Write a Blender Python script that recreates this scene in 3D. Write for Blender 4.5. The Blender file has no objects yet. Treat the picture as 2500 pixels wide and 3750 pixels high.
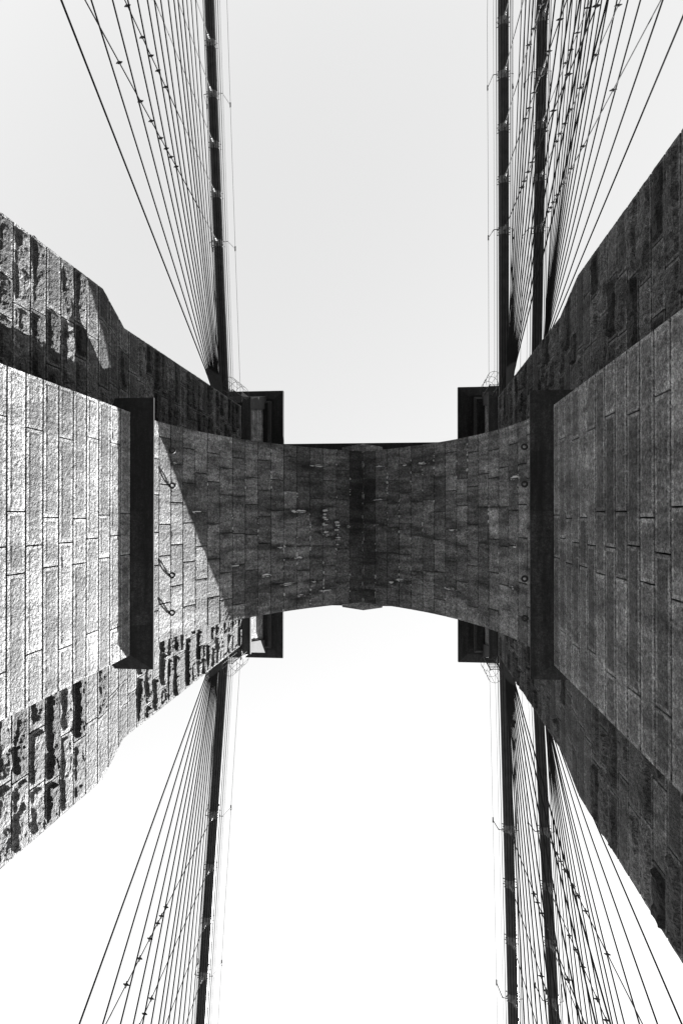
import bpy, math, random
import numpy as np
from mathutils import Matrix, Vector

rng = np.random.default_rng(7)
random.seed(7)
EYE = 1.6                      # eye height above the walkway; heights below are measured from the eye
SC = bpy.context.scene
COL = SC.collection

# ------------------------------------------------------------------ helpers
def hash3(ix, iy, iz, seed):
    n = (ix * 374761393 + iy * 668265263 + iz * 2147483647 + seed * 974711) & 0xFFFFFFFF
    n = ((n ^ (n >> 13)) * 1274126177) & 0xFFFFFFFF
    n = ((n ^ (n >> 16)) * 2246822519) & 0xFFFFFFFF
    return ((n ^ (n >> 15)) & 0xFFFFFF) / float(0xFFFFFF)

def vnoise(x, y, z, seed=0):
    x, y, z = np.broadcast_arrays(np.asarray(x, float), np.asarray(y, float), np.asarray(z, float))
    xi, yi, zi = np.floor(x).astype(np.int64), np.floor(y).astype(np.int64), np.floor(z).astype(np.int64)
    fx, fy, fz = x - xi, y - yi, z - zi
    s = lambda t: t * t * t * (t * (t * 6 - 15) + 10)
    fx, fy, fz = s(fx), s(fy), s(fz)
    r = 0
    for dx in (0, 1):
        for dy in (0, 1):
            for dz in (0, 1):
                w = (fx if dx else 1 - fx) * (fy if dy else 1 - fy) * (fz if dz else 1 - fz)
                r = r + w * hash3(xi + dx, yi + dy, zi + dz, seed)
    return r * 2 - 1

def fbm(x, y, z, octv=3, seed=0, gain=.5):
    a, t, f = 1.0, 0, 1.0
    for o in range(octv):
        t = t + a * vnoise(x * f, y * f, z * f, seed + o * 17)
        a *= gain; f *= 2.03
    return t

def sm(t):
    t = np.clip(t, 0, 1)
    return t * t * (3 - 2 * t)

class MB:
    """collects vertices, faces and per-vertex attributes of ONE mesh"""
    def __init__(s):
        s.v = []; s.f = []; s.n = 0; s.at = {}
        s.flat = []
    def add(s, V, F, **at):
        V = np.asarray(V, float).reshape(-1, 3)
        s.v.append(V)
        s.f.extend([tuple(int(i) + s.n for i in q) for q in F])
        for k in set(list(at) + list(s.at)):
            lst = s.at.setdefault(k, [np.zeros(0)])
            have = sum(len(a) for a in lst)
            if have < s.n: lst.append(np.zeros(s.n - have))
            if k in at: lst.append(np.broadcast_to(np.asarray(at[k], float).ravel() if np.ndim(at[k]) else at[k], (len(V),)))
            else: lst.append(np.zeros(len(V)))
        s.n += len(V)
    def grid(s, P, flip=False, **at):
        n, m = P.shape[:2]
        i = np.arange(n * m).reshape(n, m)
        a, b, c, d = i[:-1, :-1].ravel(), i[1:, :-1].ravel(), i[1:, 1:].ravel(), i[:-1, 1:].ravel()
        Q = np.stack([a, d, c, b] if flip else [a, b, c, d], 1)
        s.add(P.reshape(-1, 3), Q.tolist(), **at)
    def box(s, x0, x1, y0, y1, z0, z1, **at):
        V = [(x, y, z) for z in (z0, z1) for y in (y0, y1) for x in (x0, x1)]
        F = [(0, 2, 3, 1), (4, 5, 7, 6), (0, 1, 5, 4), (2, 6, 7, 3), (0, 4, 6, 2), (1, 3, 7, 5)]
        s.add(V, F, **at)
    def prism(s, poly, axis, a0, a1, **at):
        """polygon in the two other axes extruded along axis (0=x: poly is (y,z); 1=y: (x,z); 2=z: (x,y))"""
        n = len(poly); V = []
        for a in (a0, a1):
            for p, q in poly:
                V.append({0: (a, p, q), 1: (p, a, q), 2: (p, q, a)}[axis])
        F = [tuple(range(n)), tuple(reversed(range(n, 2 * n)))]
        F += [(i, n + i, n + (i + 1) % n, (i + 1) % n) for i in range(n)]
        s.add(V, F, **at)
    def tube(s, pts, r, seg=6, **at):
        pts = [np.asarray(p, float) for p in pts]
        rs = r if isinstance(r, (list, tuple)) else [r] * len(pts)
        rings = []
        for i, p in enumerate(pts):
            t = pts[min(i + 1, len(pts) - 1)] - pts[max(i - 1, 0)]
            t = t / (np.linalg.norm(t) + 1e-12)
            up = np.array([0, 0, 1.0]) if abs(t[2]) < .9 else np.array([1.0, 0, 0])
            a = np.cross(t, up); a /= np.linalg.norm(a); b = np.cross(t, a)
            th = np.linspace(0, 2 * math.pi, seg, endpoint=False)
            rings.append(p + rs[i] * (np.outer(np.cos(th), a) + np.outer(np.sin(th), b)))
        V = np.concatenate(rings); F = []
        for i in range(len(pts) - 1):
            for j in range(seg):
                k = (j + 1) % seg
                F.append((i * seg + j, i * seg + k, (i + 1) * seg + k, (i + 1) * seg + j))
        F.append(tuple(range(seg)))
        F.append(tuple(reversed(range((len(pts) - 1) * seg, len(pts) * seg))))
        s.add(V, F, **at)
    def torus(s, c, ax1, ax2, R, r, n=20, m=8, **at):
        c, ax1, ax2 = (np.asarray(q, float) for q in (c, ax1, ax2)); ax3 = np.cross(ax1, ax2)
        V = []
        for i in range(n):
            a = 2 * math.pi * i / n; d = math.cos(a) * ax1 + math.sin(a) * ax2
            for j in range(m):
                b = 2 * math.pi * j / m
                V.append(c + d * (R + r * math.cos(b)) + ax3 * r * math.sin(b))
        F = [(i * m + j, ((i + 1) % n) * m + j, ((i + 1) % n) * m + (j + 1) % m, i * m + (j + 1) % m) for i in range(n) for j in range(m)]
        s.add(V, F, **at)
    def build(s, name, mat, parent=None, smooth=False):
        me = bpy.data.meshes.new(name)
        V = np.concatenate(s.v).copy(); V[:, 2] += EYE
        me.from_pydata(V.tolist(), [], s.f)
        for k, lst in s.at.items():
            a = me.attributes.new(k, 'FLOAT', 'POINT')
            a.data.foreach_set('value', np.concatenate(lst).astype(np.float32))
        me.update()
        if smooth: me.polygons.foreach_set('use_smooth', [True] * len(me.polygons))
        me.materials.append(mat)
        o = bpy.data.objects.new(name, me); COL.objects.link(o)
        if parent is not None: adopt(o, parent)
        return o

def adopt(o, parent):
    o.parent = parent
    if parent.type == 'EMPTY': o.matrix_parent_inverse = Matrix.Translation(-parent.location)

def thing(name, label, cat, loc, group=None):
    o = bpy.data.objects.new(name, None); COL.objects.link(o)
    o.location = (loc[0], loc[1], loc[2] + EYE); o.empty_display_size = .3
    tag(o, label, cat, group); return o

def tag(o, label, cat, group=None):
    o['label'] = label; o['category'] = cat
    if group: o['group'] = group
    return o

# ------------------------------------------------------------------ materials (all neutral greys: a black and white picture)
def new_mat(name):
    m = bpy.data.materials.new(name); m.use_nodes = True
    nt = m.node_tree; nt.nodes.clear()
    out = nt.nodes.new('ShaderNodeOutputMaterial'); b = nt.nodes.new('ShaderNodeBsdfPrincipled')
    nt.links.new(b.outputs[0], out.inputs[0])
    return m, nt, b

def stone_mat(name, lo, hi, grain, bump, dist, stain=.5, streak=(1, 1, 1), spec=.3, rough=.85):
    m, nt, b = new_mat(name); N = nt.nodes.new; L = nt.links.new
    def math_(op, a, c=None, clamp=False):
        n = N('ShaderNodeMath'); n.operation = op; n.use_clamp = clamp
        for i, q in enumerate((a, c)):
            if q is None: continue
            if isinstance(q, (int, float)): n.inputs[i].default_value = q
            else: L(q, n.inputs[i])
        return n.outputs[0]
    def ramp(src, a, c, v0=0., v1=1.):
        n = N('ShaderNodeMapRange'); n.inputs[1].default_value = a; n.inputs[2].default_value = c
        n.inputs[3].default_value = v0; n.inputs[4].default_value = v1; L(src, n.inputs[0]); return n.outputs[0]
    tc = N('ShaderNodeTexCoord')
    def noise(scale, detail=3, rgh=.6, vec=None):
        n = N('ShaderNodeTexNoise'); n.inputs['Scale'].default_value = scale; n.inputs['Detail'].default_value = detail
        n.inputs['Roughness'].default_value = rgh; L(vec if vec else tc.outputs['Object'], n.inputs['Vector']); return n.outputs['Fac']
    mp = N('ShaderNodeMapping'); mp.inputs['Scale'].default_value = streak; L(tc.outputs['Object'], mp.inputs['Vector'])
    tone = N('ShaderNodeAttribute'); tone.attribute_name = 'tone'
    soot = N('ShaderNodeAttribute'); soot.attribute_name = 'soot'
    lime = N('ShaderNodeAttribute'); lime.attribute_name = 'lime'
    fine = ramp(noise(grain, 4, .75), .3, .7, .22, 1.68)
    spk = ramp(noise(grain * 2.3, 2, .5), .36, .47, .3, 1.)          # dark mica specks
    big = ramp(noise(1.9, 5, .7, mp.outputs[0]), .36, .64, 1 - stain, 1.12)
    mid = ramp(noise(4.2, 3, .6), .3, .7, 1 - stain * .45, 1.1)
    v = ramp(tone.outputs['Fac'], -1, 1, lo, hi); v.node.clamp = False
    v = math_('MULTIPLY', v, fine); v = math_('MULTIPLY', v, spk)
    mot = ramp(noise(12, 3, .65), .34, .66, .5, 1.5)
    v = math_('MULTIPLY', v, big); v = math_('MULTIPLY', v, mid); v = math_('MULTIPLY', v, mot)
    v = math_('MULTIPLY', v, ramp(soot.outputs['Fac'], 0, 1, 1, .07))
    lm = math_('ADD', math_('MULTIPLY', lime.outputs['Fac'], 1.5), math_('MULTIPLY', math_('SUBTRACT', noise(30, 4, .7), .5), 1.6))
    lm = math_('MULTIPLY', math_('MULTIPLY', math_('SUBTRACT', lm, .55), 3.0, True), math_('MULTIPLY', lime.outputs['Fac'], 2.0, True))
    mixn = N('ShaderNodeMix'); mixn.data_type = 'FLOAT'
    L(lm, mixn.inputs[0]); L(v, mixn.inputs[2]); mixn.inputs[3].default_value = .55
    v = mixn.outputs[0]
    cb = N('ShaderNodeCombineColor')
    for i in range(3): L(v, cb.inputs[i])
    L(cb.outputs[0], b.inputs['Base Color'])
    b.inputs['Roughness'].default_value = rough; b.inputs['Specular IOR Level'].default_value = spec
    h = math_('ADD', math_('MULTIPLY', noise(grain * .45, 3, .6), 1.0), math_('MULTIPLY', noise(grain * 1.4, 2, .6), .45))
    bp = N('ShaderNodeBump'); bp.inputs['Strength'].default_value = bump; bp.inputs['Distance'].default_value = dist
    L(h, bp.inputs['Height']); L(bp.outputs[0], b.inputs['Normal'])
    return m

def plain_mat(name, val, rough=.6, metal=0., var=.25, scale=6., spec=.5):
    m, nt, b = new_mat(name); N = nt.nodes.new; L = nt.links.new
    tc = N('ShaderNodeTexCoord'); n = N('ShaderNodeTexNoise'); n.inputs['Scale'].default_value = scale; n.inputs['Detail'].default_value = 4
    L(tc.outputs['Object'], n.inputs['Vector'])
    mr = N('ShaderNodeMapRange'); mr.inputs[1].default_value = .3; mr.inputs[2].default_value = .7
    mr.inputs[3].default_value = val * (1 - var); mr.inputs[4].default_value = val * (1 + var); L(n.outputs['Fac'], mr.inputs[0])
    cb = N('ShaderNodeCombineColor')
    for i in range(3): L(mr.outputs[0], cb.inputs[i])
    L(cb.outputs[0], b.inputs['Base Color'])
    b.inputs['Roughness'].default_value = rough; b.inputs['Metallic'].default_value = metal
    b.inputs['Specular IOR Level'].default_value = spec
    return m

M_WALL = stone_mat('pointed_granite', .10, .42, 30, 1.0, .24, .6, (1, 1, .25))
M_VAULT = stone_mat('vault_granite', .11, .38, 26, 1.0, .12, .7, (.35, 1.6, .35))
M_ROCK = stone_mat('rock_faced_granite', .016, .145, 22, 1.0, .14, .6, (1, 1, .3))
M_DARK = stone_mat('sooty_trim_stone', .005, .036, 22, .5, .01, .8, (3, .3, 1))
M_CORE = plain_mat('pier_core_stone', .12, .9, 0, .3, 1.5)
M_STAY = plain_mat('dark_stay_rope', .015, .9, 0, .2, 3, .03)
M_SUSP = plain_mat('galvanised_rope', .05, .9, 0, .2, 8, .02)
M_CABLE = plain_mat('wrapped_cable_paint', .022, .5, 0, .4, 3, .25)
M_BAND = plain_mat('cable_band_steel', .09, .6, .2, .4, 9)
M_IRON = plain_mat('dark_iron', .02, .6, 0, .3, 9, .25)
M_CAGE = plain_mat('pale_steel', .06, .8, 0, .2, 9, .05)

# ------------------------------------------------------------------ dimensions (metres; heights from the eye)
XC, YC = -1.705, .449
A = 5.145                      # half width of the passage
HS, ZA = 15.353, 25.641        # springing and apex
RISE = ZA - HS; R = (A * A + RISE * RISE) / (2 * A); TMAX = math.acos((R - A) / R)
JD = 3.04                      # half depth of the passage
FX = {-1: -7.405, 1: 3.98}     # flank planes of the buttresses
BLO, BHI, ZW0, ZW1 = 6.04, 5.55, 15.0, 16.9
ZTOP = 28.3                    # foot of the attic
ZCOR = 33.0                    # underside of the cornice
ZB = -40.0
COURSE = .5525
PW = 7.4                       # pier width
STEP = {-1: (15.0, 16.2, 5.42), 1: (15.3, 17.0, 5.60)}      # the weathered set-back of each pier
def half(z, sx): return np.interp(z, STEP[sx][:2], [BLO, STEP[sx][2]])

# ------------------------------------------------------------------ ashlar: every stone with its joint, drafted margin and dressed face
def lines(a, b, j, mg, step, fa, fb):
    j0 = 0.0 if fa else j; j1 = 0.0 if fb else j
    m0 = m1 = mg
    inner = np.linspace(a + j0 + m0, b - j1 - m1, max(3, int(round((b - a) / step)) + 1))
    L = [a]
    if not fa: L += [a + j0 * .65, a + j0]
    L += [a + j0 + m0 * .92] if mg > 0 else []
    R_ = [b - j1 - m1 * .92] if mg > 0 else []
    if not fb: R_ += [b - j1, b - j1 * .65]
    R_ += [b]
    lv = [0.0 if not fa else 1.0]
    if not fa: lv += [0.0, 1.0]
    if mg > 0: lv += [1.0]
    lv += [2.0] * len(inner)
    if mg > 0: lv += [1.0]
    if not fb: lv += [1.0, 0.0]
    lv += [0.0 if not fb else 1.0]
    return np.array(L + list(inner) + R_), np.array(lv)

def stone(mb, mapf, u0, u1, v0, v1, style, step, seed, free=(0, 0, 0, 0), flip=False, tone=None, extra=None):
    if style == 'rock': j, mg, gd = .015, .05, .06
    elif style == 'wall': j, mg, gd = .014, .06, .05
    else: j, mg, gd = .019, .012, .05
    jv, mv = {'rock': (.024, .055), 'wall': (.026, .075), 'vault': (.02, .012)}[style]
    us, lu = lines(u0, u1, j, mg, step, free[0], free[1])
    vs, lv = lines(v0, v1, jv, mv, step, free[2], free[3])
    U, V = np.meshgrid(us, vs, indexing='ij'); LV = np.minimum.outer(lu, lv)
    D = np.where(LV < .5, -gd, 0.0)
    big = 9.0
    e = np.minimum(np.minimum(U - us[0], us[-1] - U), np.minimum(V - vs[0] - jv - mv + j + mg, vs[-1] - V - jv - mv + j + mg)) - j - mg
    ins = LV > 1.5
    r = random.Random(seed)
    if style == 'rock':
        kind = r.random()
        cu, cv = (U - (u0 + u1) / 2), (V - (v0 + v1) / 2) / max(.1, v1 - v0)
        n1 = fbm(U * 2.1 + seed * 3.1, V * 2.6, 0, 3, seed)
        n2 = fbm(U * 9, V * 9, seed * .7, 3, seed + 5)
        if kind < .16:
            d = .012 + .006 * n2
        else:
            b = r.uniform(.025, .09)
            tu, tv = r.uniform(-.03, .03), r.uniform(-.06, .06)
            crack = -.045 * np.clip(.14 - np.abs(vnoise(U * 1.6 + seed, V * 1.6, seed * 1.3, seed)), 0, .14) / .14
            d = b + tu * cu + tv * cv + .022 * n1 + .014 * n2 + crack
            rag = .02 + .075 * np.clip(vnoise(U * 1.9 + 3, V * 3.3, seed * 2.1, seed + 2) + .35 * n2, -.5, 1)
            d = d * sm((e - rag) / .035) + (.006 + .006 * n2)
            d = np.maximum(d, .004 + .004 * n2)
        ramp = sm(e / .03 + .25)
        D = np.where(ins, ramp * d, D)
        if any(free):
            D = D + np.where(LV > .5, .006 * fbm(U * 6, V * 6, seed, 2, 3), 0)
    else:
        b, na = (.012, .004) if style == 'wall' else (.004, .0025)
        n2 = fbm(U * 10, V * 10, seed * .37, 3, seed)
        n1 = vnoise(U * 1.2, V * 1.2, seed * .9, seed)
        D = np.where(ins, sm(e / .03 + .2) * (b + na * n2 + .004 * n1), D)
        if style == 'vault':
            D = D + np.where(LV > .5, r.uniform(-.006, .006), 0)
    t = r.uniform(-1, 1) * (1. if style == 'rock' else .8) if tone is None else tone
    at = dict(tone=np.where((LV > .5) & (LV < 1.5), min(2.0, t + 1.25) if style != 'vault' else t, t).ravel(), soot=np.where(LV < .5, .95, 0.0).ravel(), lime=np.zeros(U.size))
    if extra is not None:
        sx, lx = extra(U, V, LV)
        at['soot'] = np.maximum(at['soot'], sx.ravel()); at['lime'] = lx.ravel()
        at['soot'] = at['soot'] * (1 - np.clip(at['lime'], 0, 1))
    mb.grid(mapf(U, V, D), flip, **at)

def cuts(a, b, lo, hi, rr):
    xs = [a]
    while b - xs[-1] > hi: xs.append(xs[-1] + rr.uniform(lo, hi))
    if b - xs[-1] < lo * .6 and len(xs) > 1: xs.pop()
    xs.append(b); return xs

# ------------------------------------------------------------------ the tower
tower = thing('bridge_tower', 'huge granite bridge tower seen from below, two piers joined by a pointed arch', 'bridge tower', (XC, YC, ZB))

def pier(sx, name, label):
    """core, smooth passage wall and flanks hidden from here"""
    xin = XC + sx * A
    mb = MB()
    x0, x1 = sorted((xin + sx * .05, xin + sx * PW))
    mb.box(x0, x1, YC - JD + .05, YC + JD - .05, ZB, ZCOR - .01)
    root = mb.build(name, M_CORE, tower); root['label'] = label
    # passage wall
    w = MB()
    mp = lambda U, V, D: np.stack([xin - sx * D, U, V], -1)
    k = 0; z = HS
    while z > -3:
        z0 = z - COURSE
        ys = [YC - JD, -1.65, .48, 2.62, YC + JD] if k % 2 else [YC - JD, -.03, 1.02, YC + JD]
        rr = random.Random(100 + k + sx)
        ys = [ys[0]] + [y + rr.uniform(-.09, .09) for y in ys[1:-1]] + [ys[-1]]
        for i in range(len(ys) - 1):
            stone(w, mp, ys[i], ys[i + 1], z0, z, 'wall', .05 if z > 8.3 else .25, 1000 * (sx + 2) + k * 10 + i,
                  (i == 0, i == len(ys) - 2, 0, 0), flip=(sx > 0))
        z = z0; k += 1
    w.build('passage_wall', M_WALL, root, smooth=False)
    # ends of the jamb between passage wall and buttress flank
    for sy in (-1, 1):
        e = MB(); yy = YC + sy * JD
        mp2 = lambda U, V, D: np.stack([xin + sx * U, yy + sy * D, V], -1)
        z = HS; k = 0
        while z > -3:
            z0 = z - COURSE
            stone(e, mp2, .0, abs(FX[sx] - xin), z0, z, 'wall', .15, 5000 + k, (1, 1, 0, 0), flip=(sx * sy < 0)); z = z0; k += 1
        e.build('jamb_end', M_WALL, root)
    return root

outer = pier(-1, 'outer_pier', 'outer pier with its passage wall in bright sun')
inner = pier(1, 'central_pier', 'central pier with its passage wall in shade')

def buttress(sx, sy, parent):
    xf = FX[sx]
    mb = MB()
    prof = [(JD - .2, ZB), (BLO - .06, ZB), (BLO - .06, STEP[sx][0]), (STEP[sx][2] - .06, STEP[sx][1]), (STEP[sx][2] - .06, ZTOP - .02), (JD - .2, ZTOP - .02)]
    xa, xb = xf + sx * .06, xf + sx * 3.45
    mb.prism([(YC + sy * p, q) for p, q in prof], 0, xa, xb, tone=0, soot=0, lime=0)
    # flank
    def mpf(U, V, D):
        y = JD + U * (half(V, sx) - JD) / (BLO - JD)
        return np.stack([xf - sx * D, YC + sy * y, V], -1)
    wid = BLO - JD
    z = ZTOP; k = 0
    while z > -2:
        z0 = z - COURSE * 1.02
        rr = random.Random(int(300 + k * 7 + sx * 31 + sy * 57))
        us = cuts(0, wid, .75, 1.75, rr)
        if k % 2 and len(us) > 2: us = [0] + [wid - u for u in reversed(us[1:-1])] + [wid]
        fine = z > 8.3
        for i in range(len(us) - 1):
            smooth_q = (ZW0 - .4 < z < ZW1 + .4 and rr.random() < .7)
            stone(mb, mpf, us[i], us[i + 1], z0, z, 'wall' if smooth_q else 'rock', .05 if fine else .2,
                  int(7000 + k * 10 + i + 1000 * (sx + 2) + 4000 * (sy + 2)), (0, i == len(us) - 2, 0, 0), flip=(sx * sy > 0))
        # front face
        def mpr(U, V, D): return np.stack([xf + sx * U, YC + sy * (half(V, sx) + D), V], -1)
        us = cuts(0, 3.5, .7, 1.5, rr)
        for i in range(len(us) - 1):
            stone(mb, mpr, us[i], us[i + 1], z0, z, 'rock', .1 if (fine and i == 0) else .25,
                  int(9000 + k * 10 + i + 1000 * (sx + 2) + 4000 * (sy + 2)), (i == 0, 0, 0, 0), flip=(sx * sy < 0))
        z = z0; k += 1
    return mb.build('buttress', M_ROCK, parent)
for sx, par in ((-1, outer), (1, inner)):
    for sy in (-1, 1): buttress(sx, sy, par)

# attic above each pier: plain wall, string course, corbels, bed mould and cornice slab
def attic(sx, parent):
    xf = FX[sx]; xo = xf + sx * 9.0
    w = MB()
    for sy in (-1, 1):
        mp = lambda U, V, D: np.stack([xf - sx * (D + .02), YC + sy * U, V], -1)
        z = ZTOP; k = 0
        while z < ZCOR - .1:
            z1 = min(ZCOR, z + .78); rr = random.Random(int(k + 11 * sx + 5 * sy + 50))
            us = cuts(JD - .3, 6.1, .9, 1.9, rr)
            for i in range(len(us) - 1):
                stone(w, mp, us[i], us[i + 1], z, z1, 'wall', .08, int(600 + k * 9 + i + sx * 50 + sy * 20 + 200), (0, 0, 0, 0), flip=(sx * sy > 0))
            z = z1; k += 1
    x0, x1 = sorted((xf + sx * .05, xf + sx * 3.4))
    w.box(x0, x1, YC - 5.4, YC + 5.4, ZTOP - .01, ZCOR - .02, tone=0, soot=0, lime=0)
    at = w.build('attic_wall', M_WALL, parent)
    # string course
    for sy in (-1, 1):
        s = MB(); e = .34
        x0, x1 = sorted((xf - sx * e, xf + sx * 3.6))
        xi0, xi1 = sorted((xf - sx * .03, xf + sx * 3.4))
        ya, yb = sorted((YC + sy * (JD - .1), YC + sy * (BHI + e)))
        yia, yib = sorted((YC + sy * (JD - .1), YC + sy * (BHI + .03)))
        V = [(xi0, yia, ZTOP), (xi1, yia, ZTOP), (xi1, yib, ZTOP), (xi0, yib, ZTOP),
             (x0, ya, ZTOP + .3), (x1, ya, ZTOP + .3), (x1, yb, ZTOP + .3), (x0, yb, ZTOP + .3),
             (x0, ya, ZTOP + .55), (x1, ya, ZTOP + .55), (x1, yb, ZTOP + .55), (x0, yb, ZTOP + .55)]
        F = [(3, 2, 1, 0), (8, 9, 10, 11)]
        for q in (0, 4):
            F += [(q + i, q + (i + 1) % 4, q + 4 + (i + 1) % 4, q + 4 + i) for i in range(4)]
        s.add(V, F, tone=0, soot=0, lime=0)
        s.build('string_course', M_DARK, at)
    for sy in (-1, 1):
        c = MB()
        pl = [(BHI - .15, ZTOP + .55), (6.05, ZCOR - .01), (6.75, ZCOR - .01), (6.2, ZTOP + 2.2), (BHI + .2, ZTOP + .55)]
        x0, x1 = sorted((xf - sx * .12, xf + sx * 3.4))
        c.prism([(YC + sy * p, q) for p, q in pl], 0, x0, x1, tone=0, soot=0, lime=0)
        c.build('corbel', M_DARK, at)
    def ring_slab(e_in, ex, yh, z0, z1, mb, fas=.28):
        # slab covering pier and buttresses with a shallow sloped bed under its edge
        x0, x1 = sorted((xf - sx * ex, xf + sx * 4.6))
        xi0, xi1 = sorted((xf - sx * (ex - e_in), xf + sx * 4.4))
        V = [(xi0, YC - yh + e_in, z0), (xi1, YC - yh + e_in, z0), (xi1, YC + yh - e_in, z0), (xi0, YC + yh - e_in, z0),
             (x0, YC - yh, z0 + .12), (x1, YC - yh, z0 + .12), (x1, YC + yh, z0 + .12), (x0, YC + yh, z0 + .12),
             (x0, YC - yh, z0 + .12 + fas), (x1, YC - yh, z0 + .12 + fas), (x1, YC + yh, z0 + .12 + fas), (x0, YC + yh, z0 + .12 + fas),
             (xi0, YC - yh + e_in, z1), (xi1, YC - yh + e_in, z1), (xi1, YC + yh - e_in, z1), (xi0, YC + yh - e_in, z1)]
        F = [(3, 2, 1, 0), (12, 13, 14, 15)]
        for q in (0, 4, 8):
            F += [(q + i, q + (i + 1) % 4, q + 4 + (i + 1) % 4, q + 4 + i) for i in range(4)]
        mb.add(V, F, tone=0, soot=0, lime=0)
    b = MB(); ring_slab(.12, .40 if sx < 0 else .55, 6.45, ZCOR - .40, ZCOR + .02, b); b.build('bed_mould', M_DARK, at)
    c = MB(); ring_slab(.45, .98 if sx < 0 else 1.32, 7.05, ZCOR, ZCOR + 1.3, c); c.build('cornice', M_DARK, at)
attic(-1, outer); attic(1, inner)

# ledges at the springing
def ledge(sx, parent):
    xin = XC + sx * A; p, q = .477, .42
    back = FX[sx] + sx * .1
    l = MB(); r = random.Random(5 + sx)
    ycuts = [YC - JD - q, -1.55, -.1, 1.15, 2.75, YC + JD + q]
    zb, zf, zt = HS + .01, HS + .30, HS + .75
    for i in range(len(ycuts) - 1):
        ya, yb = ycuts[i], ycuts[i + 1]
        g = .0004
        ia = ya + (q if i == 0 else g); ib = yb - (q if i == len(ycuts) - 2 else g)
        oa = ya + (0 if i == 0 else g); ob = yb - (0 if i == len(ycuts) - 2 else g)
        xb, xo = xin, xin - sx * p
        dz = r.uniform(-.006, .006)
        zm = zf + .06; it = [(back, ia, zt), (xb, ia, zt), (xb, ib, zt), (back, ib, zt)]
        V = [(back, ia, zb), (xb, ia, zb), (xb, ib, zb), (back, ib, zb),
             (back, oa, zf + dz), (xo, oa, zf + dz), (xo, ob, zf + dz), (back, ob, zf + dz),
             (back, oa, zm), (xo, oa, zm), (xo, ob, zm), (back, ob, zm)] + it
        F = [(3, 2, 1, 0), (12, 13, 14, 15)]
        for b in (0, 4, 8):
            F += [(b + k, b + (k + 1) % 4, b + 4 + (k + 1) % 4, b + 4 + k) for k in range(4)]
        l.add(V, F, tone=r.uniform(-.8, .8), soot=0, lime=0)
    l.build('impost_ledge', M_DARK, parent)
ledge(-1, outer); ledge(1, inner)

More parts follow.
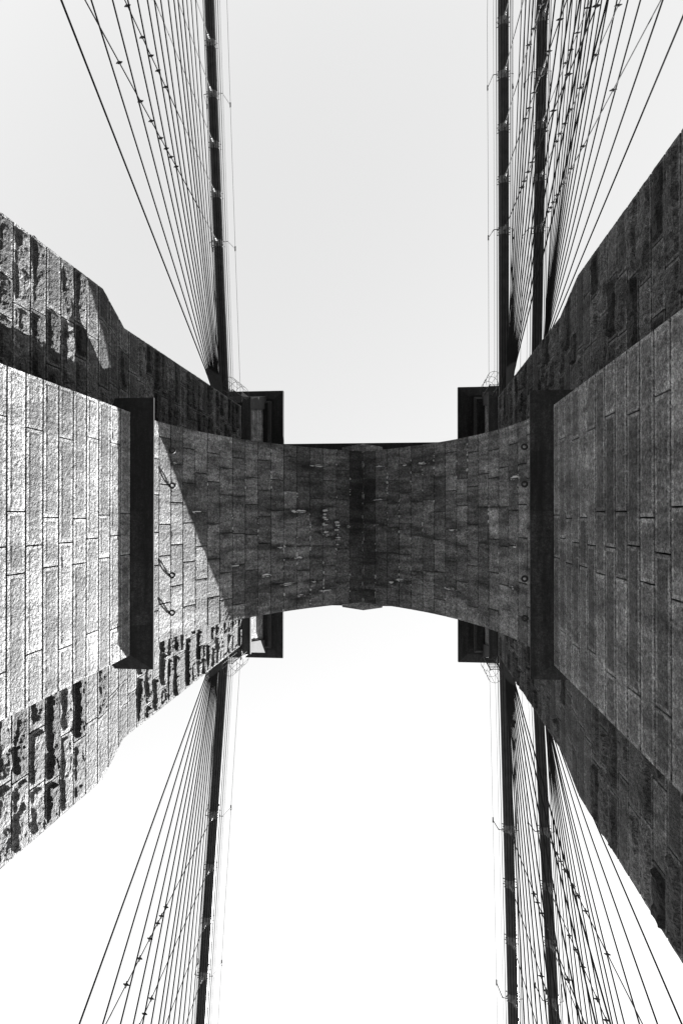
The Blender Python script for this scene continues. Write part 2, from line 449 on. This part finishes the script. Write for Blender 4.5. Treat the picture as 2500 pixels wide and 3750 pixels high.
# arch vault
LIME = []
rl = random.Random(77)
def vault():
    mb = MB(); L = R * TMAX; VO = .645
    nv = int(L / VO) + 1
    for sx in (-1, 1):
        spots = []; blots = []; rows = []
        def seep(y, v, wy, wv, am, wet):
            spots.append((y, v, wy, wv, am))
            if wet: blots.append((y, v - wv * .9, wy * 2.4 + .05, wv * 1.9 + .12, wet))
        cx = XC - sx * (A - R) * 1.0 if False else XC + sx * (A - R)
        def mp(U, V, D):
            t = V / R
            return np.stack([cx + sx * (R - D) * np.cos(t), U, HS + (R - D) * np.sin(t)], -1)
        for k in range(nv):
            v1 = L - k * VO; v0 = max(.0, v1 - VO)
            if v1 <= .1: break
            rr = random.Random(int(900 + k * 3 + sx))
            off = .55 if k % 2 else 1.1
            ys = [YC - JD]; y = YC - JD + off + rr.uniform(-.15, .25)
            while y < YC + JD - .45:
                ys.append(y); y += rr.uniform(.85, 1.35)
            ys.append(YC + JD)
            # seepage: white crust on joints and dark wet marks, thick near the crown
            near = math.exp(-((k - 2.0) / 5.0) ** 2)
            # crust in beads along the course joint, in groups
            for _ in range(int(1 + 4.5 * near)):
                yc = rl.uniform(YC - JD, YC + JD)
                for _ in range(rl.randint(2, 7)):
                    seep(yc + rl.gauss(0, .28), v0 + rl.uniform(-.012, .02), rl.uniform(.02, .075), rl.uniform(.022, .045), rl.uniform(.7, 1.), 0)
            # runs that start at the cross joints and drip down the curve
            for yj in ys[1:-1]:
                if rl.random() < .12 + .26 * near:
                    ln = rl.uniform(.12, .46); seep(yj + rl.uniform(-.02, .03), rl.uniform(v0 + .1, v1), rl.uniform(.034, .065), ln, rl.uniform(.7, 1.), rl.uniform(.7, .98))
                elif rl.random() < .3:
                    blots.append((yj, (v0 + v1) / 2, rl.uniform(.05, .14), rl.uniform(.3, .7), rl.uniform(.4, .8)))
            # combs of short runs under the wettest joints
            if k in (1, 2) and sx < 0:
                yc = YC + rl.uniform(-.3, .5)
                for q in range(9): seep(yc + (q - 3) * rl.uniform(.08, .14) + rl.uniform(-.04, .04), v0 + rl.uniform(.03, .12), rl.uniform(.026, .05), rl.uniform(.06, .2), rl.uniform(.7, 1.), .95)
            if k == 0:
                for _ in range(34): seep(rl.uniform(YC - JD, YC + JD), v1 - .015, rl.uniform(.03, .16), rl.uniform(.02, .035), rl.uniform(.4, .8), 0)
            for _ in range(int(.7 + 1.6 * near)):
                blots.append((rl.choice(ys), rl.uniform(v0, v1), rl.uniform(.04, .13), rl.uniform(.3, .8), rl.uniform(.6, .95)))
            rows.append((k, v0, v1, ys))
        for k, v0, v1, ys in rows:
            crown = (.74, .40, .34, .28, .22, .14, .08)[k] if k < 7 else 0.  # darker crown courses: soot plus the shade up there, both put into the colour
            sp = [q for q in spots if v0 - 2.2 * q[3] < q[1] < v1 + 2.2 * q[3]]
            bl = [q for q in blots if v0 - 2.2 * q[3] < q[1] < v1 + 2.2 * q[3]]
            def extra(U, V, LVL, spots=sp, blots=bl, crown=crown, k=k):
                n = .5 + .5 * fbm(U * 7, V * 3, sx * 7.7, 3, 9)
                w1 = .02 * fbm(U * 11, V * 6, 3.3, 2, 21); w2 = .05 * fbm(U * 6, V * 9, 5.1, 2, 33); n3 = .5 + .5 * fbm(U * 16, V * 9, 2.2, 2, 41)
                lm = np.zeros_like(U); st = np.full_like(U, crown)
                for (y, v, wy, wv, a) in spots:
                    k1 = min(1., wv / .1)
                    q = ((U + w1 * k1 - y) / wy) ** 2 + ((V + w2 * k1 - v) / wv) ** 2
                    lm = np.maximum(lm, a * np.clip(2.2 * np.exp(-q) * (.15 + n * .5 + n3 * .75) - .45, 0, 1))
                for (y, v, wy, wv, a) in blots:
                    q = ((U + w1 - y) / wy) ** 2 + ((V + w2 - v) / wv) ** 2
                    st = np.maximum(st, a * np.clip(np.exp(-q * .8) * (.55 + .7 * n), 0, 1))
                return st, lm
            for i in range(len(ys) - 1):
                stone(mb, mp, ys[i], ys[i + 1], v0, v1, 'vault', .03, int(20000 + k * 20 + i + 700 * (sx + 2)),
                      (i == 0, i == len(ys) - 2, 0, 0), flip=(sx > 0), extra=extra)
    v = mb.build('arch_vault', M_VAULT, tower)
    return v
vlt = vault()

# wall over the arch, with its cornice and key stones
def overwall():
    mb = MB()
    n = 40
    for sx in (-1, 1):
        cx = XC + sx * (A - R)
        ts = np.linspace(0, TMAX, n)
        ax = cx + sx * (R + .03) * np.cos(ts); az = HS + (R + .03) * np.sin(ts)
        ax[-1] = XC
        xe = FX[sx] + sx * .3
        for yy, fl in ((YC - JD + .004, sx > 0), (YC + JD - .004, sx < 0)):
            P = np.zeros((n, 2, 3)); P[:, 0, 0] = ax; P[:, 0, 2] = az; P[:, 1, 0] = np.linspace(xe, XC, n); P[:, 1, 2] = ZCOR; P[:, :, 1] = yy
            mb.grid(P, fl, tone=0, soot=0, lime=0)
            P2 = np.zeros((2, 2, 3)); P2[0] = (xe, yy, HS), (xe, yy, ZCOR); P2[1] = (ax[0], yy, az[0]), (xe, yy, ZCOR)
            mb.add([(xe, yy, HS), (ax[0], yy, HS), (xe, yy, ZCOR)], [(0, 1, 2) if fl else (0, 2, 1)], tone=0, soot=0, lime=0)
        P = np.zeros((n, 2, 3)); P[:, 0, 0] = ax; P[:, 1, 0] = ax; P[:, 0, 2] = az; P[:, 1, 2] = az; P[:, 0, 1] = YC - JD + .004; P[:, 1, 1] = YC + JD - .004
        mb.grid(P, sx > 0, tone=0, soot=0, lime=0)
    # roof of the wall
    mb.add([(FX[-1], YC - JD, ZCOR), (FX[1], YC - JD, ZCOR), (FX[1], YC + JD, ZCOR), (FX[-1], YC + JD, ZCOR)], [(0, 1, 2, 3)], tone=0, soot=0, lime=0)
    w = mb.build('spandrel_wall', M_ROCK, tower)
    c = MB()
    x0, x1 = FX[-1] + .9, FX[1] - 1.225
    c.prism([(YC - 4.23, ZCOR + .1), (YC - 4.23, ZCOR + .4), (YC - 3.7, ZCOR + 1.28), (YC + 3.7, ZCOR + 1.28), (YC + 4.23, ZCOR + .4), (YC + 4.23, ZCOR + .1), (YC + 3.6, ZCOR - .02), (YC + 3.5, ZCOR - .5), (YC - 3.5, ZCOR - .5), (YC - 3.6, ZCOR - .02)], 0, x0 - .2, x1 + .2, tone=0, soot=0, lime=0)
    c.build('wall_cornice', M_DARK, w)
    for sy in (-1, 1):
        k = MB(); ya, yb = YC + sy * (JD - .02), YC + sy * (JD + .12)
        yc_ = YC + sy * (JD + .33)
        b0 = ZA - .62
        V = [(XC - .82, ya, b0 + .02), (XC, ya, ZA + .02), (XC + .82, ya, b0 + .02), (XC + .75, ya, ZA + 1.6), (XC - .75, ya, ZA + 1.6),
             (XC - .78, yb, b0 + .06), (XC, yc_, ZA + .1), (XC + .78, yb, b0 + .06), (XC + .7, yb, ZA + 1.55), (XC - .7, yb, ZA + 1.55)]
        F = [(0, 1, 6, 5), (1, 2, 7, 6), (2, 3, 8, 7), (3, 4, 9, 8), (4, 0, 5, 9), (5, 6, 9), (6, 8, 9), (6, 7, 8)]
        k.add(V, F, tone=.2, soot=0, lime=0)
        k.build('key_stone', M_VAULT, w)
overwall()

# ------------------------------------------------------------------ iron eye bolts along the springing of the vault
def vault_point(sx, s, d=0.):
    t = s / R; cx = XC + sx * (A - R)
    return np.array([cx + sx * (R - d) * math.cos(t), 0, HS + (R - d) * math.sin(t)]), np.array([-sx * math.cos(t), 0, -math.sin(t)])
words = ['first', 'second', 'third', 'last']
for sx, nm, sarc in ((-1, 'sunlit left vault, its shadow beside', 2.17), (1, 'shaded right vault', 2.17)):
    for i, y in enumerate((-1.85, -.85, 1.69, 2.75)):
        p, n = vault_point(sx, sarc); p[1] = y
        t = thing('eye_bolt', f'{words[i]} iron eye bolt from the top on the {nm}', 'eye bolt', tuple(p), 'iron eye bolts along the vault')
        reach = .10
        c = p + n * reach
        b = MB(); b.tube([p - n * .02, p + n * .012], .045, 10); b.build('base_plate', M_IRON, t)
        b = MB(); b.tube([p, p + n * (reach - .068)], .018, 8); b.build('shank', M_IRON, t)
        # the eye lies level, so its hole is open towards the walkway
        b = MB(); b.torus(c, (1, 0, 0), (0, 1, 0), .068, .029, 20, 8); b.build('eye', M_IRON, t, smooth=True)

# ------------------------------------------------------------------ cables
ZD = -5.0
CAB = {'left': dict(x=-8.11, up=-8.11, dn=-8.5, lean=.06, s=1, name='left'),
       'near': dict(x=4.2, up=3.88, dn=4.25, lean=.03, s=-1, name='right inner'),
       'far': dict(x=5.55, up=5.40, dn=5.85, lean=.03, s=-1, name='right outer')}
Y0 = 6.0
def cable_pt(c, sy, dy):
    k = min(dy, 15.) / 15.
    x1 = c['up'] if sy < 0 else c['dn']
    return np.array([c['x'] + (x1 - c['x']) * k, YC * 1.2 + sy * (Y0 + dy), 28. - .15 * dy + .0006 * dy * dy])
STAYS = {('left', -1): ((-7.73, -5.5, 24.42), [12.4, 17.1, 22.1, 27.1, 31.2, 36.5, 41, 45.9, 53.5, 60.3, 66, 73.6, 82, 93, 108]),
         ('left', 1): ((-7.73, 6.1, 24.41), [13.2, 17.6, 22.4, 27.1, 31.5, 36.5, 42.1, 45.6, 51, 57, 64, 72, 82, 93, 108]),
         ('near', -1): ((4.30, -5.81, 26.0), [17.5, 22.3, 27.3, 32, 38, 45.3, 53, 63.9, 75, 87, 100, 120, 150]),
         ('near', 1): ((4.17, 6.31, 25.5), [14, 17.7, 23.2, 28.5, 35.7, 42, 49, 57, 66, 76, 90, 110]),
         ('far', -1): ((5.95, -7.2, 28.6), [10.9, 15.3, 20.8, 25.2, 30.2, 35.5, 40.6, 45.5, 50.5, 55.5, 60.3, 68, 78, 92, 112, 135]),
         ('far', 1): ((5.94, 8.0, 28.8), [9.6, 13.7, 18.1, 23.3, 26.4, 29.1, 35.2, 40.2, 46, 52, 60, 70, 84, 104])}
ORD = ['outermost', 'second', 'third', 'fourth', 'fifth', 'sixth', 'seventh', 'eighth', 'ninth', 'tenth', 'eleventh', 'twelfth', 'thirteenth', 'fourteenth', 'fifteenth', 'sixteenth']
DS = {-1: 1.98, 1: 2.1}
SIDE = {-1: 'upper', 1: 'lower'}
for cn, c in CAB.items():
    pts = [cable_pt(c, -1, d) for d in (118, 90, 65, 45, 30, 22, 15, 10, 5, 0)] + [cable_pt(c, 1, d) for d in (0, 5, 10, 15, 22, 30, 45, 65, 90, 118)]
    cab = thing('main_cable', f'thick dark wrapped main cable, the {c["name"]} one of three, running over the tower', 'cable', tuple(cable_pt(c, -1, 0)), 'main cables of the bridge')
    b = MB(); b.tube(pts, .215, 14); b.build('cable_strand', M_CABLE, cab, smooth=True)
    for off in ((-.17, -.12), (.02, -.225), (.18, -.12), (.12, -.19), (-.1, -.19), (.27, -.03), (.34, .02), (-.28, .0)):     # small ropes lashed under the cable
        b = MB(); b.tube([p + np.array([off[0], 0, off[1]]) for p in pts], .014, 5); b.build('lashed_rope', M_STAY if off[0] < .15 else M_SUSP, cab)
    for sy in (-1, 1):
        # suspenders with the clamps that tie them to the stays
        anchor, Ds = STAYS[(cn, sy)]
        anchor = np.array(anchor)
        lean = c['lean']
        for n in range(6):
            top = cable_pt(c, sy, 6.4 + DS[sy] * n)
            foot = top + np.array([lean * (top[2] - ZD), 0, 0]); foot[2] = ZD
            s = thing('suspender_rope', f'pale upright suspender, {words[0] if n == 0 else ORD[n]} from the tower on the {SIDE[sy]} half of the {c["name"]} cable', 'suspender', tuple(foot), 'suspenders hanging from the main cables')
            b = MB(); b.tube([top, foot], .016, 6); b.build('rope', M_SUSP, s)
            bd = MB(); d = cable_pt(c, sy, 6.4 + DS[sy] * n + .5) - top; d /= np.linalg.norm(d)
            bd.tube([top - d * .16, top - d * .14, top + d * .14, top + d * .16], [.2, .22, .22, .2], 14)
            for q in (-.1, .1):
                for a in (.4, 2.7, 3.6, 5.8):
                    o_ = np.array([math.cos(a), 0, math.sin(a)]) * .225
                    bd.tube([top + d * q + o_, top + d * q + o_ * 1.25], .02, 6)
            bd.tube([top + np.array([0, 0, -.2]), top + np.array([lean * .6, 0, -.62])], [.07, .035], 8)
            bd.build('cable_band', M_BAND, s)
            for Dn in Ds[:9]:
                # where this stay passes the suspender's own distance from the tower
                yy = abs(top[1] - anchor[1]); f = yy / Dn
                zz = anchor[2] + (ZD - anchor[2]) * f
                if f < 1 and zz < top[2] - 1.2 and zz > 4:
                    cl = MB(); pc = np.array([top[0] + lean * (top[2] - zz), top[1], zz])
                    cl.tube([pc + np.array([-0.098, 0, 0.028]), pc + np.array([-0.035, 0, 0]), pc + np.array([0.035, 0, 0]), pc + np.array([0.098, 0, -0.028])], [.011, .032, .032, .011], 6)
                    cl.tube([pc + np.array([0, -0.07, 0.049]), pc, pc + np.array([0, 0.07, -0.049])], [.013, .034, .013], 6)
                    cl.build('clamp', M_IRON, s)
        # stays
        for n, Dn in enumerate(Ds):
            a = anchor.copy(); rise = min(2.6, .16 * n) * min(1, (28. - anchor[2]) / 3.0 + .12)
            a[2] += rise; a[0] -= lean * rise
            ft = np.array([a[0] + lean * (a[2] - ZD), a[1] + sy * Dn, ZD])
            ins = np.array([a[0], a[1] - sy * 1.1, a[2] + 1.1 * (a[2] - ZD) / Dn * .6])
            s = thing('stay_rope', f'dark slanting stay, {ORD[n]} of the {SIDE[sy]} fan that spreads from the {c["name"]} cable', 'stay cable', tuple(ft), 'stays fanning out from the tower')
            Ls = np.linalg.norm(a - ft); sag = .0035 * Ls * min(1, Dn / 40)
            pp = [ft + (a - ft) * f - np.array([0, 0, sag * 4 * f * (1 - f)]) for f in np.linspace(0, 1, 11)]
            b = MB(); b.tube(pp, .0225 if n < 12 else .018, 6); b.build('rope', M_STAY, s)
            b = MB(); dd = (a - ft) / np.linalg.norm(a - ft)
            b.tube([a - dd * .5, a - dd * .25, a, ins], [.022, .036, .036, .03], 8); b.build('socket', M_IRON, s)
        # hand wires with their brackets
        for side, tagw in ((c['s'], 'passage'), (-c['s'], 'far')):
            off1, off2 = np.array([side * .52, 0, .85]), np.array([side * .34, 0, .35])
            hw = thing('hand_wire', f'thin guard wire pair beside the {c["name"]} cable, {tagw} side, {SIDE[sy]} half', 'guard wire', tuple(cable_pt(c, sy, 0)), 'guard wires along the main cables')
            P = [cable_pt(c, sy, d) for d in (-.4, 5, 10, 15, 22, 30, 45)]
            b = MB(); b.tube([p + off1 for p in P], .0075, 5); b.build('wire', M_STAY, hw)
            b = MB(); b.tube([p + off2 for p in P], .0065, 5); b.build('wire', M_STAY, hw)
            for d in (6.5, 6.5 + DS[sy] * 3):
                q = cable_pt(c, sy, d)
                b = MB(); b.tube([q + np.array([side * .18, 0, 0]), q + np.array([side * .4, 0, .05]), q + off1], .018, 6)
                b.tube([q + off1 + np.array([0, -.12, 0]), q + off1 + np.array([0, .1, 0])], .028, 6)
                b.build('bracket', M_CAGE if sy < 0 else M_IRON, hw)

# ------------------------------------------------------------------ cage ladders where the cables leave the tower
for sx, cx in ((-1, -7.35), (1, 3.55)):
    for sy in (-1, 1):
        yw = YC + sy * (BHI + .02)
        t = thing('cage_ladder', f'small steel hoop cage ladder beside the cable under the {SIDE[sy]} {"left" if sx < 0 else "right"} cornice', 'cage ladder', (cx, yw, 25.9), 'cage ladders on the tower')
        rr = .32; cy = yw + sy * .3
        b = MB()
        for s in (-.2, .2): b.tube([(cx + s, yw + sy * .12, 25.9), (cx + s, yw + sy * .12, 28.25)], .022, 6)
        for k in range(9): b.tube([(cx - .2, yw + sy * .12, 26 + .26 * k), (cx + .2, yw + sy * .12, 26 + .26 * k)], .014, 5)
        b.build('ladder', M_IRON, t)
        for k, z in enumerate((26.2, 27.2, 28.2)):
            b = MB(); b.tube([(cx + rr * math.cos(a), cy + sy * rr * math.sin(a) * 1.3, z) for a in np.linspace(-.4, math.pi + .4, 15)], .008, 5); b.build('hoop', M_CAGE, t)
        for a in (.3, 1.0, 1.57, 2.2, 2.9):
            b = MB(); x, y = cx + rr * math.cos(a), cy + sy * rr * 1.3 * math.sin(a)
            b.tube([(x, y, 26.2), (x, y, 28.2)], .007, 5); b.build('strap', M_CAGE, t)

# ------------------------------------------------------------------ setting below: walkway, roadway, river
def struct(o): o['kind'] = 'structure'; return o
w = MB()
for i in range(46):
    x0 = -5.4 + i * .17
    w.box(x0, x0 + .16, -70, 70, -EYE - .08, -EYE)
struct(w.build('walkway', plain_mat('weathered_planks', .2, .8, 0, .3, 2.5)))
w = MB(); w.box(-20, 17, -160, 160, ZD - .6, ZD - .02); struct(w.build('road', plain_mat('asphalt', .05, .9, 0, .2, 3)))
w = MB(); w.add([(-6000, -6000, ZB), (6000, -6000, ZB), (6000, 6000, ZB), (-6000, 6000, ZB)], [(0, 1, 2, 3)]); struct(w.build('river', plain_mat('river_water', .05, .15, 0, .2, .05)))

# ------------------------------------------------------------------ light
LX, LY, LZ = 1.0, 1.8, 2.17
hl = math.hypot(LX, LY); ELEV = math.atan2(LZ, hl)
W = bpy.data.worlds.new('World'); SC.world = W; W.use_nodes = True
nt = W.node_tree; bg = nt.nodes['Background']
sky = nt.nodes.new('ShaderNodeTexSky'); sky.sky_type = 'NISHITA'; sky.sun_disc = False
sky.sun_elevation = ELEV; sky.sun_rotation = math.atan2(LX, LY)
sky.air_density = 1.0; sky.dust_density = 0.0; sky.ozone_density = 1.0; sky.altitude = 0
bw = nt.nodes.new('ShaderNodeRGBToBW')
nt.links.new(sky.outputs[0], bw.inputs[0]); # sky brightness evened by a power curve, so thin wires stay visible
pw = nt.nodes.new('ShaderNodeMath'); pw.operation = 'POWER'; pw.inputs[1].default_value = .68
nt.links.new(bw.outputs[0], pw.inputs[0]); nt.links.new(pw.outputs[0], bg.inputs[0])
bg.inputs[1].default_value = .083
sl = bpy.data.lights.new('sun', 'SUN'); sl.energy = 4.1; sl.angle = math.radians(.5); sl.color = (1, 1, 1)
so = bpy.data.objects.new('sun', sl); COL.objects.link(so)
so.rotation_euler = Vector((LX, LY, LZ)).to_track_quat('Z', 'Y').to_euler(); so.location = (20, 40, 60)

# ------------------------------------------------------------------ camera: on the walkway, looking up
F, ZX, ZY = 1465.9, 931.6, 1184.6
up = Vector(((ZX - 784) / F, (ZY - 1176) / F, 1.0)).normalized()
rx = Vector((1, 0, 0)); rx = (rx - up * rx.dot(up)).normalized(); ry = up.cross(rx)
# columns: world axes seen in (right, down, forward)
right = Vector((rx.x, ry.x, up.x)); down = Vector((rx.y, ry.y, up.y)); fwd = Vector((rx.z, ry.z, up.z))
M3 = Matrix((right, -down, -fwd)).transposed()
cd = bpy.data.cameras.new('camera'); cam = bpy.data.objects.new('camera', cd); COL.objects.link(cam)
cam.matrix_world = Matrix.Translation((0, 0, EYE)) @ M3.to_4x4()
cd.sensor_fit = 'HORIZONTAL'; cd.sensor_width = 24; cd.lens = F / 1568 * 24
cd.clip_start = .05; cd.clip_end = 20000
SC.camera = cam
vs = SC.view_settings
vs.view_transform = 'Standard'; vs.look = 'None'; vs.gamma = 1; vs.exposure = 3.15
SC.display_settings.display_device = 'sRGB'
